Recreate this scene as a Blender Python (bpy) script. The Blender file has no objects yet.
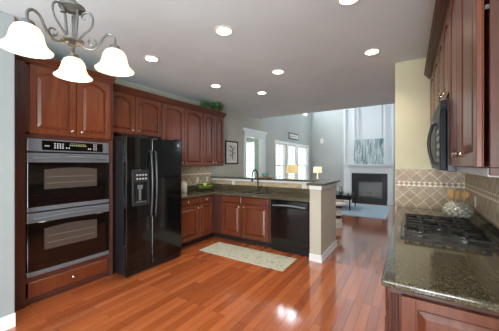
import bpy, bmesh, math, random
from mathutils import Vector, Matrix
random.seed(7)
PI = math.pi
scn = bpy.context.scene
C = scn.collection

# ------------------------------------------------------------------ camera
cam = bpy.data.cameras.new('camera'); camo = bpy.data.objects.new('camera', cam); C.objects.link(camo)
camo.location = (0, 0, 1.465); camo.rotation_euler = (PI/2, 0, 0.569)
cam.sensor_width = 36; cam.lens = 36*250.656/499; cam.shift_y = -2.13/499; cam.clip_start = 0.02
scn.camera = camo
# ------------------------------------------------------------------ world, exposure
w = bpy.data.worlds.new('world'); scn.world = w; w.use_nodes = True
bg = w.node_tree.nodes['Background']; bg.inputs[0].default_value = (0.80, 0.90, 1.0, 1); bg.inputs[1].default_value = 1.6
scn.view_settings.view_transform = 'Standard'; scn.view_settings.look = 'None'
scn.view_settings.gamma = 1.0; scn.view_settings.use_curve_mapping = False
scn.view_settings.exposure = 0.35
# ------------------------------------------------------------------ daylight through the windows, and added fill lights
def area(name, loc, direction, sx, sy, power, col):
    l = bpy.data.lights.new(name, 'AREA'); l.shape = 'RECTANGLE'; l.size = sx; l.size_y = sy
    l.energy = power; l.color = col
    o = bpy.data.objects.new(name, l); C.objects.link(o); o.location = loc
    o.rotation_euler = Vector(direction).to_track_quat('-Z', 'Z').to_euler()
    return o
area('breakfast_fill_light', (-1.2, -6.2, 1.45), (0, 1, 0.9), 3.4, 2.1, 200, (0.88, 0.96, 1.0))  # added general fill from behind the camera, at unseen windows
area('breakfast_side_fill_light', (0.80, -2.2, 1.42), (-1, 0.45, 0.75), 3.0, 2.0, 330, (0.88, 0.96, 1.0))  # added fill from the right behind the camera, for flatter light
area('family_window_daylight', (-4.15, 9.25, 1.45), (1, 0, 0), 3.1, 1.7, 20, (0.80, 0.90, 1.0))
area('family_upper_window_daylight', (-4.15, 9.25, 4.2), (1, 0.05, -0.12), 3.1, 1.4, 375, (0.82, 0.91, 1.0))
area('family_side_fill_light', (1.52, 8.6, 3.2), (-1, 0.1, -0.05), 3.4, 2.6, 42, (0.72, 0.85, 1.0))  # added fill from the unseen right side of the family room
area('foyer_sidelight_daylight', (-4.63, 7.5, 1.6), (0, -1, 0), 0.3, 1.2, 3, (0.85, 0.95, 1.0))
area('foyer_fill_light', (-6.3, 6.0, 1.5), (1, 0, 0), 1.8, 1.6, 16, (0.85, 0.97, 1.0))  # extra area light added to brighten the foyer beside its sidelight

# ------------------------------------------------------------------ materials
def lin(c):
    return tuple(((v/255)/12.92 if v/255 <= .04045 else ((v/255+.055)/1.055)**2.4) for v in c)
def mat(name, col, rough=.5, metal=0, coat=0, spec=.5, emis=None, estr=0, coatr=.1):
    m = bpy.data.materials.new(name); m.use_nodes = True
    b = m.node_tree.nodes['Principled BSDF']
    b.inputs['Base Color'].default_value = (*lin(col), 1); b.inputs['Roughness'].default_value = rough
    b.inputs['Metallic'].default_value = metal; b.inputs['Coat Weight'].default_value = coat
    b.inputs['Coat Roughness'].default_value = coatr
    b.inputs['Specular IOR Level'].default_value = spec
    if emis:
        b.inputs['Emission Color'].default_value = (*lin(emis), 1); b.inputs['Emission Strength'].default_value = estr
    return m
def nd(m, t, **k):
    n = m.node_tree.nodes.new(t)
    for a, v in k.items(): setattr(n, a, v)
    return n
def lk(m, a, b): m.node_tree.links.new(a, b)
def bsdf(m): return m.node_tree.nodes['Principled BSDF']
def ramp(m, fac, stops):
    r = nd(m, 'ShaderNodeValToRGB'); e = r.color_ramp.elements
    while len(e) < len(stops): e.new(.5)
    for x, (p, c) in zip(e, stops): x.position = p; x.color = (*lin(c), 1)
    lk(m, fac, r.inputs[0]); return r
def coords(m, scale=(1, 1, 1), rot=(0, 0, 0), loc=(0, 0, 0), obj=False):
    if obj: src = nd(m, 'ShaderNodeTexCoord').outputs['Object']
    else: src = nd(m, 'ShaderNodeNewGeometry').outputs['Position']
    mp = nd(m, 'ShaderNodeMapping'); lk(m, src, mp.inputs[0])
    mp.inputs['Scale'].default_value = scale; mp.inputs['Rotation'].default_value = rot; mp.inputs['Location'].default_value = loc
    return mp.outputs[0]
def noise(m, vec, scale, detail=4, rough=.55):
    n = nd(m, 'ShaderNodeTexNoise'); n.inputs['Scale'].default_value = scale; n.inputs['Detail'].default_value = detail
    n.inputs['Roughness'].default_value = rough; lk(m, vec, n.inputs['Vector']); return n.outputs['Fac']
def bump(m, h, s=.2, d=.01):
    b = nd(m, 'ShaderNodeBump'); b.inputs['Strength'].default_value = s; b.inputs['Distance'].default_value = d
    lk(m, h, b.inputs['Height']); lk(m, b.outputs[0], bsdf(m).inputs['Normal'])
def wood(name, c0, c1, c2, rough=.3, coat=.3, sc=(14, 14, 1.2)):
    m = mat(name, c1, rough, coat=coat, coatr=.1)
    f = noise(m, coords(m, sc), 2.2, 5)
    r = ramp(m, f, [(.28, c0), (.5, c1), (.75, c2)]); lk(m, r.outputs[0], bsdf(m).inputs['Base Color'])
    return m
def paint(name, col, rough=.7):
    m = mat(name, col, rough, spec=.3)
    f = noise(m, coords(m), 1.5, 3)
    c0 = tuple(max(0, v-4) for v in col); c1 = tuple(min(255, v+4) for v in col)
    r = ramp(m, f, [(.3, c0), (.7, c1)]); lk(m, r.outputs[0], bsdf(m).inputs['Base Color']); return m

CHERRY = wood('cherry_wood', (86, 39, 19), (102, 49, 25), (118, 61, 35), .33, .15)
CHERRYD = wood('cherry_frame_wood', (68, 35, 28), (79, 42, 33), (90, 48, 39), .32, .22)
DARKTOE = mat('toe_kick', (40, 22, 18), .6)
WALLK = paint('kitchen_wall_paint', (182, 182, 168))
WALLF = paint('family_wall_daylit', (180, 184, 181))  # greyer than the kitchen wall; family room daylight put into the colour
CREAM = paint('cream_wall_paint', (218, 213, 182))
WALLN = paint('entry_wall_paint', (146, 152, 153))
STUB = paint('end_wall_paint', (196, 190, 176))
GREENW = paint('foyer_green_paint', (158, 172, 150))
CEIL = paint('ceiling_paint', (214, 226, 230), .8)
WHITE = mat('white_trim_paint', (236, 238, 238), .35)
WHITEP = mat('white_plastic', (230, 228, 220), .35)
BLACK = mat('black_gloss', (11, 11, 12), .13, coat=.15, coatr=.05)
BLACKS = mat('black_satin', (22, 22, 23), .32)
BLACKM = mat('black_cast_iron', (20, 20, 20), .5)
OVENG = mat('oven_grey_trim', (112, 116, 122), .3, metal=.3)
OVENGLASS = mat('oven_black_glass', (14, 11, 11), .06, coat=.5, coatr=.03)
OVENWIN = mat('oven_window_glass', (74, 64, 58), .1, coat=.5, coatr=.03)
CHROME = mat('brushed_nickel', (205, 200, 192), .22, metal=1)
STEEL = mat('stainless_steel', (190, 190, 188), .3, metal=1)
BRONZE = mat('oil_rubbed_bronze', (70, 64, 58), .35, metal=.8)
PEWTER = mat('pewter_metal', (104, 104, 102), .4, metal=.6)
DISPLAY = mat('display_text', (150, 160, 120), .4)
GREYTXT = mat('pale_print', (185, 185, 185), .4)
MWAVE = mat('microwave_black', (18, 20, 23), .4, spec=.2)
HANDLE = mat('charcoal_handle', (40, 42, 44), .25, coat=.3)
FRBADGE = mat('badge_silver', (185, 188, 192), .25, metal=.8)
GRILLE = mat('fireplace_black', (48, 50, 52), .45)
FIREGLASS = mat('fireplace_glass', (150, 150, 148), .15, coat=.3)
LOG = wood('ceramic_log', (110, 100, 92), (150, 140, 130), (176, 168, 158), .8, 0)
GREEN_APPLE = mat('green_apple_skin', (178, 218, 88), .3)
TEAL = mat('teal_glaze', (88, 150, 150), .25)
OAK = wood('light_wood', (170, 125, 75), (196, 150, 96), (214, 172, 118), .45, .1)
TRAYW = wood('tray_wood', (150, 110, 60), (180, 140, 85), (200, 160, 100), .5, 0)
CERAMIC = mat('white_ceramic', (222, 218, 206), .3)

def floor_mat():
    m = mat('hardwood_floor', (150, 80, 48), .2, coat=1.0, coatr=.11)
    bsdf(m).inputs['Coat IOR'].default_value = 1.6
    v = coords(m, (1, 1, 1), (0, 0, PI/2))
    b = nd(m, 'ShaderNodeTexBrick'); lk(m, v, b.inputs['Vector'])
    b.offset = .37; b.offset_frequency = 3; b.squash = 1
    b.inputs['Color1'].default_value = (0, 0, 0, 1); b.inputs['Color2'].default_value = (1, 1, 1, 1)
    b.inputs['Mortar'].default_value = (.0, .0, .0, 1)
    b.inputs['Scale'].default_value = 1; b.inputs['Brick Width'].default_value = .95
    b.inputs['Row Height'].default_value = .083; b.inputs['Mortar Size'].default_value = .0012
    b.inputs['Mortar Smooth'].default_value = .2; b.inputs['Bias'].default_value = 0
    g = noise(m, coords(m, (26, 1.6, 1)), 1.6, 5)
    mx = nd(m, 'ShaderNodeMath', operation='MULTIPLY_ADD'); mx.inputs[1].default_value = .55; mx.inputs[2].default_value = -.02
    lk(m, b.outputs['Color'], mx.inputs[0])
    ad = nd(m, 'ShaderNodeMath', operation='MULTIPLY_ADD'); ad.inputs[1].default_value = .55
    lk(m, g, ad.inputs[0]); lk(m, mx.outputs[0], ad.inputs[2])
    r = ramp(m, ad.outputs[0], [(.1, (134, 67, 35)), (.42, (164, 86, 46)), (.85, (188, 106, 61))])
    mix = nd(m, 'ShaderNodeMix', data_type='RGBA'); mix.inputs['B'].default_value = (*lin((70, 34, 20)), 1)
    lk(m, b.outputs['Fac'], mix.inputs['Factor']); lk(m, r.outputs[0], mix.inputs['A'])
    lk(m, mix.outputs['Result'], bsdf(m).inputs['Base Color'])
    n2 = noise(m, coords(m, (9, 1.2, 1)), 2, 2)
    rr = nd(m, 'ShaderNodeMapRange'); rr.inputs['To Min'].default_value = .10; rr.inputs['To Max'].default_value = .2
    lk(m, n2, rr.inputs[0]); lk(m, rr.outputs[0], bsdf(m).inputs['Roughness'])
    bump(m, n2, .08, .004)
    return m
FLOOR = floor_mat()

def granite_mat():
    m = mat('speckled_granite', (60, 54, 44), .09, coat=.2, coatr=.04)
    v = coords(m)
    vo = nd(m, 'ShaderNodeTexVoronoi'); vo.inputs['Scale'].default_value = 210; lk(m, v, vo.inputs['Vector'])
    n = noise(m, v, 85, 5, .7)
    a = nd(m, 'ShaderNodeMix', data_type='FLOAT'); a.inputs['Factor'].default_value = .45
    lk(m, n, a.inputs['A']); lk(m, vo.outputs['Color'], a.inputs['B'])
    r = ramp(m, a.outputs['Result'], [(.25, (30, 30, 26)), (.45, (68, 63, 50)), (.62, (104, 95, 74)), (.85, (146, 138, 116))])
    lk(m, r.outputs[0], bsdf(m).inputs['Base Color']); return m
GRANITE = granite_mat()

def tile_mat(name, axes, size, rot, c0, c1, grout, gw=.004, rough=.4):
    m = mat(name, c0, rough)
    g = nd(m, 'ShaderNodeNewGeometry'); sp = nd(m, 'ShaderNodeSeparateXYZ'); lk(m, g.outputs['Position'], sp.inputs[0])
    cb = nd(m, 'ShaderNodeCombineXYZ')
    for i, a in enumerate(axes): lk(m, sp.outputs['XYZ'.index(a)], cb.inputs[i])
    mp = nd(m, 'ShaderNodeMapping'); mp.inputs['Rotation'].default_value = (0, 0, rot); lk(m, cb.outputs[0], mp.inputs[0])
    b = nd(m, 'ShaderNodeTexBrick'); lk(m, mp.outputs[0], b.inputs['Vector'])
    b.offset = 0; b.squash = 1; b.inputs['Scale'].default_value = 1
    b.inputs['Brick Width'].default_value = size; b.inputs['Row Height'].default_value = size
    b.inputs['Mortar Size'].default_value = gw; b.inputs['Bias'].default_value = 0; b.inputs['Mortar Smooth'].default_value = .3
    b.inputs['Color1'].default_value = (*lin(c0), 1); b.inputs['Color2'].default_value = (*lin(c1), 1)
    b.inputs['Mortar'].default_value = (*lin(grout), 1)
    n = noise(m, mp.outputs[0], 14, 5)
    r = ramp(m, n, [(.3, (205, 205, 205)), (.7, (255, 255, 255))])
    mx = nd(m, 'ShaderNodeMix', data_type='RGBA', blend_type='MULTIPLY'); mx.inputs['Factor'].default_value = .8
    lk(m, b.outputs['Color'], mx.inputs['A']); lk(m, r.outputs[0], mx.inputs['B'])
    lk(m, mx.outputs['Result'], bsdf(m).inputs['Base Color'])
    inv = nd(m, 'ShaderNodeMath', operation='SUBTRACT'); inv.inputs[0].default_value = 1; lk(m, b.outputs['Fac'], inv.inputs[1])
    bump(m, inv.outputs[0], .4, .003)
    return m
TC0, TC1, TG = (206, 180, 148), (180, 155, 124), (240, 230, 210)
TILEX = tile_mat('diagonal_tile_facing', 'XZ', .1, PI/4, TC0, TC1, TG)
TILEY = tile_mat('diagonal_tile_side', 'YZ', .1, PI/4, TC0, TC1, TG)
TILES = tile_mat('straight_tile', 'XZ', .15, 0, (206, 184, 150), (188, 160, 126), (214, 206, 188))
def mosaic(name, axes):
    m = mat(name, (236, 226, 204), .4)
    g = nd(m, 'ShaderNodeNewGeometry'); sp = nd(m, 'ShaderNodeSeparateXYZ'); lk(m, g.outputs['Position'], sp.inputs[0])
    cb = nd(m, 'ShaderNodeCombineXYZ')
    for i, a in enumerate(axes): lk(m, sp.outputs['XYZ'.index(a)], cb.inputs[i])
    mp = nd(m, 'ShaderNodeMapping'); mp.inputs['Rotation'].default_value = (0, 0, PI/4); mp.inputs['Location'].default_value = (.003, .011, .5)
    lk(m, cb.outputs[0], mp.inputs[0])
    c = nd(m, 'ShaderNodeTexChecker'); c.inputs['Scale'].default_value = 1/.039; lk(m, mp.outputs[0], c.inputs['Vector'])
    c.inputs['Color1'].default_value = (*lin((250, 242, 222)), 1); c.inputs['Color2'].default_value = (*lin((176, 146, 114)), 1)
    lk(m, c.outputs['Color'], bsdf(m).inputs['Base Color']); return m
MOSX, MOSY = mosaic('mosaic_border_facing', 'XZ'), mosaic('mosaic_border_side', 'YZ')

def rug_mat():
    m = mat('sage_rug', (190, 188, 165), .95, spec=.1)
    v = coords(m)
    n = noise(m, v, 16, 4, .6); r = ramp(m, n, [(.34, (142, 150, 126)), (.46, (182, 183, 168)), (.57, (190, 189, 176)), (.7, (168, 156, 136))])
    lk(m, r.outputs[0], bsdf(m).inputs['Base Color']); bump(m, noise(m, v, 300, 2), .5, .004); return m
RUG = rug_mat()
def carpet_mat():
    m = mat('pale_blue_rug', (168, 186, 200), .95, spec=.1)
    v = coords(m); n = noise(m, v, 40, 4)
    r = ramp(m, n, [(.3, (158, 172, 184)), (.7, (180, 191, 198))]); lk(m, r.outputs[0], bsdf(m).inputs['Base Color'])
    bump(m, noise(m, v, 250, 2), .5, .005); return m
BLUERUG = carpet_mat()
def art_mat():
    m = mat('birch_canvas', (150, 165, 165), .7)
    n = noise(m, coords(m, (11, 1, .9)), 1.7, 4, .6)
    r = ramp(m, n, [(.36, (92, 112, 114)), (.45, (136, 156, 156)), (.52, (222, 228, 224)), (.6, (150, 166, 162)), (.72, (110, 128, 126))])
    lk(m, r.outputs[0], bsdf(m).inputs['Base Color']); return m
ART = art_mat()
def leaf_mat():
    m = mat('ivy_leaf', (70, 110, 50), .5)
    n = noise(m, coords(m), 30, 2)
    r = ramp(m, n, [(.35, (44, 78, 40)), (.55, (86, 130, 62)), (.72, (156, 180, 116))]); lk(m, r.outputs[0], bsdf(m).inputs['Base Color']); return m
LEAF = leaf_mat()
def hammered():
    m = mat('quilted_silver', (176, 174, 160), .42, metal=.45)
    v = coords(m); vo = nd(m, 'ShaderNodeTexVoronoi'); vo.inputs['Scale'].default_value = 60; lk(m, v, vo.inputs['Vector'])
    return m
SILVER = hammered()
def glass_pane():
    m = bpy.data.materials.new('window_glass'); m.use_nodes = True
    nt = m.node_tree; nt.nodes.clear()
    o = nd(m, 'ShaderNodeOutputMaterial'); mx = nd(m, 'ShaderNodeMixShader'); t = nd(m, 'ShaderNodeBsdfTransparent'); g = nd(m, 'ShaderNodeBsdfGlossy')
    g.inputs['Roughness'].default_value = .02; mx.inputs[0].default_value = .06
    lk(m, t.outputs[0], mx.inputs[1]); lk(m, g.outputs[0], mx.inputs[2]); lk(m, mx.outputs[0], o.inputs[0]); return m
PANE = glass_pane()
def clear_glass(name, col):
    m = bpy.data.materials.new(name); m.use_nodes = True
    nt = m.node_tree; nt.nodes.clear()
    o = nd(m, 'ShaderNodeOutputMaterial'); mx = nd(m, 'ShaderNodeMixShader'); t = nd(m, 'ShaderNodeBsdfTransparent'); g = nd(m, 'ShaderNodeBsdfGlossy')
    t.inputs[0].default_value = (*lin(col), 1); g.inputs['Roughness'].default_value = .15; mx.inputs[0].default_value = .5
    lk(m, t.outputs[0], mx.inputs[1]); lk(m, g.outputs[0], mx.inputs[2]); lk(m, mx.outputs[0], o.inputs[0]); return m
BOWLGLASS = clear_glass('bowl_glass', (225, 232, 222))
BLUEGLASS = clear_glass('pale_blue_glass', (190, 220, 222))
SHADEGLASS = mat('frosted_shade_glass', (250, 244, 230), .4, emis=(255, 228, 180), estr=.28)
def shade_glass(m):
    b = bsdf(m); out = [n for n in m.node_tree.nodes if n.type == 'OUTPUT_MATERIAL'][0]
    tr = nd(m, 'ShaderNodeBsdfTranslucent'); tr.inputs[0].default_value = (.95, .86, .70, 1)
    mx = nd(m, 'ShaderNodeMixShader'); mx.inputs[0].default_value = .5
    lk(m, b.outputs[0], mx.inputs[1]); lk(m, tr.outputs[0], mx.inputs[2]); lk(m, mx.outputs[0], out.inputs[0])
shade_glass(SHADEGLASS)
CANGLOW = mat('recessed_lamp_glow', (255, 250, 235), .4, emis=(255, 244, 220), estr=9)
LAMPY = mat('yellow_lamp_shade', (232, 212, 160), .8, emis=(255, 216, 140), estr=.4)
LAMPO = mat('cream_lamp_shade', (240, 226, 200), .8, emis=(255, 226, 185), estr=.5)

# ------------------------------------------------------------------ mesh helpers (world coordinates)
def B(): return bmesh.new()
def box(bm, x0, x1, y0, y1, z0, z1):
    v = [bm.verts.new((x, y, z)) for x in (x0, x1) for y in (y0, y1) for z in (z0, z1)]
    for f in ((0, 1, 3, 2), (4, 6, 7, 5), (0, 4, 5, 1), (2, 3, 7, 6), (0, 2, 6, 4), (1, 5, 7, 3)): bm.faces.new([v[i] for i in f])
    return bm
def loops(bm, rings, cap0=True, cap1=True, closed=False):
    n = len(rings[0])
    for a, b in zip(rings, rings[1:] + (rings[:1] if closed else [])):
        for i in range(n): bm.faces.new((a[i], a[(i+1) % n], b[(i+1) % n], b[i]))
    if not closed:
        if cap0: bm.faces.new(rings[0])
        if cap1: bm.faces.new(rings[-1])
def tube(bm, pts, r, seg=8, caps=True):
    pts = [Vector(p) for p in pts]; rings = []
    rad = r if isinstance(r, (list, tuple)) else [r]*len(pts)
    up = None
    for i, p in enumerate(pts):
        t = (pts[min(i+1, len(pts)-1)] - pts[max(i-1, 0)]).normalized()
        if up is None:
            up = Vector((0, 0, 1)) if abs(t.z) < .9 else Vector((1, 0, 0))
        a = t.cross(up).normalized(); b = a.cross(t).normalized(); up = b
        rings.append([bm.verts.new(p + rad[i]*(math.cos(2*PI*k/seg)*a + math.sin(2*PI*k/seg)*b)) for k in range(seg)])
    loops(bm, rings, caps, caps); return bm
def lathe(bm, prof, cx, cy, z0=0, seg=24, axis='z', cap=True):
    rings = []
    for r, h in prof:
        ring = []
        for k in range(seg):
            a = 2*PI*k/seg; u, v = r*math.cos(a), r*math.sin(a)
            if axis == 'z': p = (cx+u, cy+v, z0+h)
            elif axis == 'x': p = (cx+h, cy+u, z0+v)
            else: p = (cx+u, cy+h, z0+v)
            ring.append(bm.verts.new(p))
        rings.append(ring)
    loops(bm, rings, cap, cap); return bm
def prism(bm, poly, z0, z1):
    a = [bm.verts.new((x, y, z0)) for x, y in poly]; b = [bm.verts.new((x, y, z1)) for x, y in poly]
    loops(bm, [a, b]); return bm
def extr(bm, poly, fn, n0, n1):
    a = [bm.verts.new(fn(u, z, n0)) for u, z in poly]; b = [bm.verts.new(fn(u, z, n1)) for u, z in poly]
    loops(bm, [a, b])
def obj(name, bm, m, parent=None, bev=0, smooth=False, seg=2):
    bmesh.ops.recalc_face_normals(bm, faces=bm.faces)
    me = bpy.data.meshes.new(name)
    if parent is not None:
        off = parent.matrix_basis.translation.copy()
        q = parent.parent
        while q is not None: off += q.matrix_basis.translation; q = q.parent
        bmesh.ops.translate(bm, verts=bm.verts, vec=-off)
    bm.to_mesh(me); bm.free()
    o = bpy.data.objects.new(name, me); C.objects.link(o); me.materials.append(m)
    if parent is not None: o.parent = parent
    if smooth:
        for p in me.polygons: p.use_smooth = True
        try: me.set_sharp_from_angle(angle=math.radians(40))
        except Exception: pass
    if bev:
        b = o.modifiers.new('bevel', 'BEVEL'); b.width = bev; b.segments = seg; b.limit_method = 'ANGLE'; b.angle_limit = math.radians(40)
    return o
def tag(o, label, cat, group=None, kind=None):
    o['label'] = label; o['category'] = cat
    if group: o['group'] = group
    if kind: o['kind'] = kind
    return o
def thing(name, label, cat, loc=(0, 0, 0), group=None):
    o = bpy.data.objects.new(name, None); C.objects.link(o); o.location = loc; o.empty_display_size = .05
    return tag(o, label, cat, group)
def struct(name, bm, m, parent=None, bev=0):
    o = obj(name, bm, m, parent, bev)
    if parent is None: o['kind'] = 'structure'
    return o
def dup(root, loc, label, group=None):
    r = root.copy(); C.objects.link(r); r.location = loc; r['label'] = label
    if group: r['group'] = group
    for ch in list(root.children):
        c = ch.copy(); C.objects.link(c); c.parent = r
        for g in ch.children:
            d = g.copy(); C.objects.link(d); d.parent = c
    return r
def dome(bm, x, y, z, rx, ry, rz, seg=14, rings=8):
    rr = []
    for i in range(rings+1):
        a = -PI/2 + PI*i/rings; q = max(.02, math.cos(a))
        rr.append([bm.verts.new((x+rx*q*math.cos(2*PI*k/seg), y+ry*q*math.sin(2*PI*k/seg), z+rz*math.sin(a))) for k in range(seg)])
    loops(bm, rr); return bm

# ------------------------------------------------------------------ the setting
XW = -3.848          # left wall face
ZC = 2.795           # kitchen ceiling
YE = 6.43            # where the kitchen ceiling ends
YF = 11.3            # far wall
XR = 0.554           # right kitchen wall
ZH = 5.2             # family room ceiling
bm = B(); box(bm, -6.4, 1.5, -6.3, YF+.15, -.12, 0); struct('floor', bm, FLOOR)
bm = B(); box(bm, -6.4, 1.5, -6.3, YE, ZC, ZC+.3); struct('ceiling', bm, CEIL)
bm = B(); box(bm, -4.0, 1.5, YE, YF+.15, ZH, ZH+.15); struct('ceiling_family', bm, CEIL)
# left wall in pieces round the foyer opening and the windows
wl = B(); D0, D1, DZ = 5.82, 6.80, 2.24
box(wl, -4.0, XW, .84, D0, 0, ZC); box(wl, -4.0, XW, D0, D1, DZ, ZC); box(wl, -4.0, XW, D1, YE+.45, 0, ZC)
struct('wall_left', wl, WALLK)
wf = B(); WIN = [(7.66, 8.56), (8.70, 9.52), (9.70, 10.82)]; W0, W1 = .62, 2.17
box(wf, -4.0, XW, YE+.45, WIN[0][0], 0, ZC); box(wf, -4.0, XW, YE+.3, YF+.15, ZC, 3.55); box(wf, -4.0, XW, YE+.3, YF+.15, 4.85, ZH); box(wf, -4.0, XW, YE+.3, WIN[0][0], 3.55, 4.85); box(wf, -4.0, XW, WIN[2][1], YF+.15, 3.55, 4.85)
for a, b in zip(WIN, WIN[1:]): box(wf, -4.0, XW, a[1], b[0], 3.55, 4.85)
for a, b in zip(WIN, WIN[1:]): box(wf, -4.0, XW, a[1], b[0], 0, ZC)
box(wf, -4.0, XW, WIN[2][1], YF+.15, 0, ZC)
for a in WIN: box(wf, -4.0, XW, a[0], a[1], 0, W0); box(wf, -4.0, XW, a[0], a[1], W1, ZC)
struct('wall_family_left', wf, WALLF)
bm = B(); box(bm, -4.0, 1.5, YF, YF+.15, 0, ZH); struct('wall_far', bm, WALLF)
bm = B(); box(bm, -4.0, 1.5, YE, YE+.12, ZC+.3, ZH); struct('wall_upper', bm, WALLF)
bm = B()
RW = [(6.9, 8.4), (8.8, 10.3)]
box(bm, 1.3, 1.45, 3.837, RW[0][0], 0, ZH); box(bm, 1.3, 1.45, RW[0][1], RW[1][0], 0, ZH); box(bm, 1.3, 1.45, RW[1][1], YF, 0, ZH)
for a in RW: box(bm, 1.3, 1.45, a[0], a[1], 0, 1.9); box(bm, 1.3, 1.45, a[0], a[1], 4.6, ZH)
struct('wall_family_right', bm, WALLF)
bm = B(); box(bm, -.165, 1.45, 3.837, 3.96, 0, ZC); struct('wall_cooking', bm, CREAM, bev=.006)
bm = B(); box(bm, XR, XR+.12, -6.15, -3.7, 0, ZC); box(bm, XR, XR+.12, -.7, 3.837, 0, ZC); box(bm, XR, XR+.12, -3.7, -.7, 0, .4); box(bm, XR, XR+.12, -3.7, -.7, 2.45, ZC)
struct('wall_right', bm, CREAM)
bm = B(); box(bm, -3.98, -3.0, -6.15, .765, 0, ZC); struct('wall_entry', bm, WALLN, bev=.008)
bm = B()
box(bm, -3.0, -2.75, -6.15, -6.0, 0, ZC); box(bm, .35, XR, -6.15, -6.0, 0, ZC); box(bm, -2.75, .35, -6.15, -6.0, 0, .4); box(bm, -2.75, .35, -6.15, -6.0, 2.45, ZC)
struct('wall_back', bm, WALLN)
# foyer beyond the opening
bm = B(); box(bm, -4.40, -4.0, 7.2, 7.32, 0, ZC); box(bm, -6.3, -4.86, 7.2, 7.32, 0, ZC); box(bm, -4.86, -4.40, 7.2, 7.32, 0, .9); box(bm, -4.86, -4.40, 7.2, 7.32, 2.22, ZC)
struct('wall_foyer', bm, GREENW)
bm = B(); box(bm, -6.4, -6.3, 6.95, 7.32, 0, ZC); box(bm, -6.4, -6.3, 4.7, 5.05, 0, ZC); box(bm, -6.4, -6.3, 5.05, 6.95, 0, .7); box(bm, -6.4, -6.3, 5.05, 6.95, 2.3, ZC); box(bm, -6.4, -4.0, 4.58, 4.7, 0, ZC)
struct('wall_foyer_side', bm, GREENW)
# windows (frame as the thing, muntins and pane as its parts)
def window_x(n, x0, x1, y0, y1, z0, z1, cols, rows, rail=None):
    bm = B(); t = .045
    box(bm, x0, x1, y0, y0+t, z0, z1); box(bm, x0, x1, y1-t, y1, z0, z1); box(bm, x0, x1, y0+t, y1-t, z0, z0+t); box(bm, x0, x1, y0+t, y1-t, z1-t, z1)
    f = struct('window_%d' % n, bm, WHITE); xm = (x0+x1)/2
    bm = B()
    for i in range(1, cols): y = y0+(y1-y0)*i/cols; box(bm, xm-.012, xm+.012, y-.009, y+.009, z0+t, z1-t)
    for i in range(1, rows):
        z = z0+(z1-z0)*i/rows; h = .022 if i == rows//2 else .009; box(bm, xm-.014, xm+.014, y0+t, y1-t, z-h, z+h)
    obj('muntin', bm, WHITE, f)
    bm = B(); box(bm, xm-.003, xm+.003, y0+t, y1-t, z0+t, z1-t); obj('pane', bm, PANE, f)
def window_y(n, y0, y1, x0, x1, z0, z1, cols, rows):
    bm = B(); t = .045
    box(bm, x0, x0+t, y0, y1, z0, z1); box(bm, x1-t, x1, y0, y1, z0, z1); box(bm, x0+t, x1-t, y0, y1, z0, z0+t); box(bm, x0+t, x1-t, y0, y1, z1-t, z1)
    f = struct('window_%d' % n, bm, WHITE); ym = (y0+y1)/2
    bm = B()
    for i in range(1, cols): x = x0+(x1-x0)*i/cols; box(bm, x-.009, x+.009, ym-.012, ym+.012, z0+t, z1-t)
    for i in range(1, rows): z = z0+(z1-z0)*i/rows; box(bm, x0+t, x1-t, ym-.013, ym+.013, z-.01, z+.01)
    obj('muntin', bm, WHITE, f)
    bm = B(); box(bm, x0+t, x1-t, ym-.003, ym+.003, z0+t, z1-t); obj('pane', bm, PANE, f)
for i, a in enumerate(WIN): window_x(i+1, -3.97, -3.88, a[0], a[1], W0, W1, 2 if i else 2, 4)
for i, a in enumerate(WIN): window_x(11+i, -3.97, -3.88, a[0], a[1], 3.55, 4.85, 2, 3)
window_y(4, 7.24, 7.30, -4.86, -4.40, .9, 2.22, 2, 4)
for i in range(3): window_y(5+i, -6.11, -6.04, -2.75+i*3.1/3, -2.75+(i+1)*3.1/3, .4, 2.45, 2, 3)  # unseen back windows, added to go with the fill behind the camera
for i in range(3): window_x(14+i, XR+.02, XR+.09, -3.7+i, -2.7+i, .4, 2.45, 2, 3)  # unseen side windows, added to go with the right-hand fill
window_x(8, 1.34, 1.41, RW[0][0], RW[0][1], 1.9, 4.6, 3, 5); window_x(9, 1.34, 1.41, RW[1][0], RW[1][1], 1.9, 4.6, 3, 5)  # unseen windows, added as the opening for the family side fill
window_x(10, -6.38, -6.32, 5.05, 6.95, .7, 2.3, 4, 4)
# casings
bm = B(); box(bm, XW, XW+.025, D0-.1, D0, 0, DZ+.1); box(bm, XW, XW+.025, D1, D1+.12, 0, DZ+.1); box(bm, XW, XW+.03, D0-.1, D1+.12, DZ, DZ+.13); box(bm, XW, XW+.06, D0-.15, D1+.16, DZ+.13, DZ+.2)
box(bm, -4.0, XW, D0, D0+.015, 0, DZ); box(bm, -4.0, XW, D1-.015, D1, 0, DZ); box(bm, -4.0, XW, D0, D1, DZ-.015, DZ)
struct('trim_1', bm, WHITE)
bm = B(); y0, y1 = WIN[0][0]-.07, WIN[2][1]+.08
box(bm, XW, XW+.025, y0, y0+.07, W0-.05, W1+.08); box(bm, XW, XW+.025, y1-.08, y1, W0-.05, W1+.08); box(bm, XW, XW+.03, y0-.02, y1+.02, W1, W1+.085); box(bm, XW, XW+.06, y0-.03, y1+.03, W0-.05, W0)
for a, b in zip(WIN, WIN[1:]): box(bm, XW, XW+.022, a[1], b[0], W0, W1)
struct('trim_2', bm, WHITE)
# baseboards
bm = B(); box(bm, -3.0, -2.985, -6.0, .765, 0, .12); struct('baseboard_entry', bm, WHITE)
bm = B(); box(bm, XW, XW+.015, 4.6, D0-.1, 0, .13); box(bm, XW, XW+.015, D1+.12, YF, 0, .13); struct('baseboard_left', bm, WHITE)
bm = B(); box(bm, XW+.015, -2.17, YF-.015, YF, 0, .13); box(bm, -.49, 1.3, YF-.015, YF, 0, .13); struct('baseboard_far', bm, WHITE)

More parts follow.
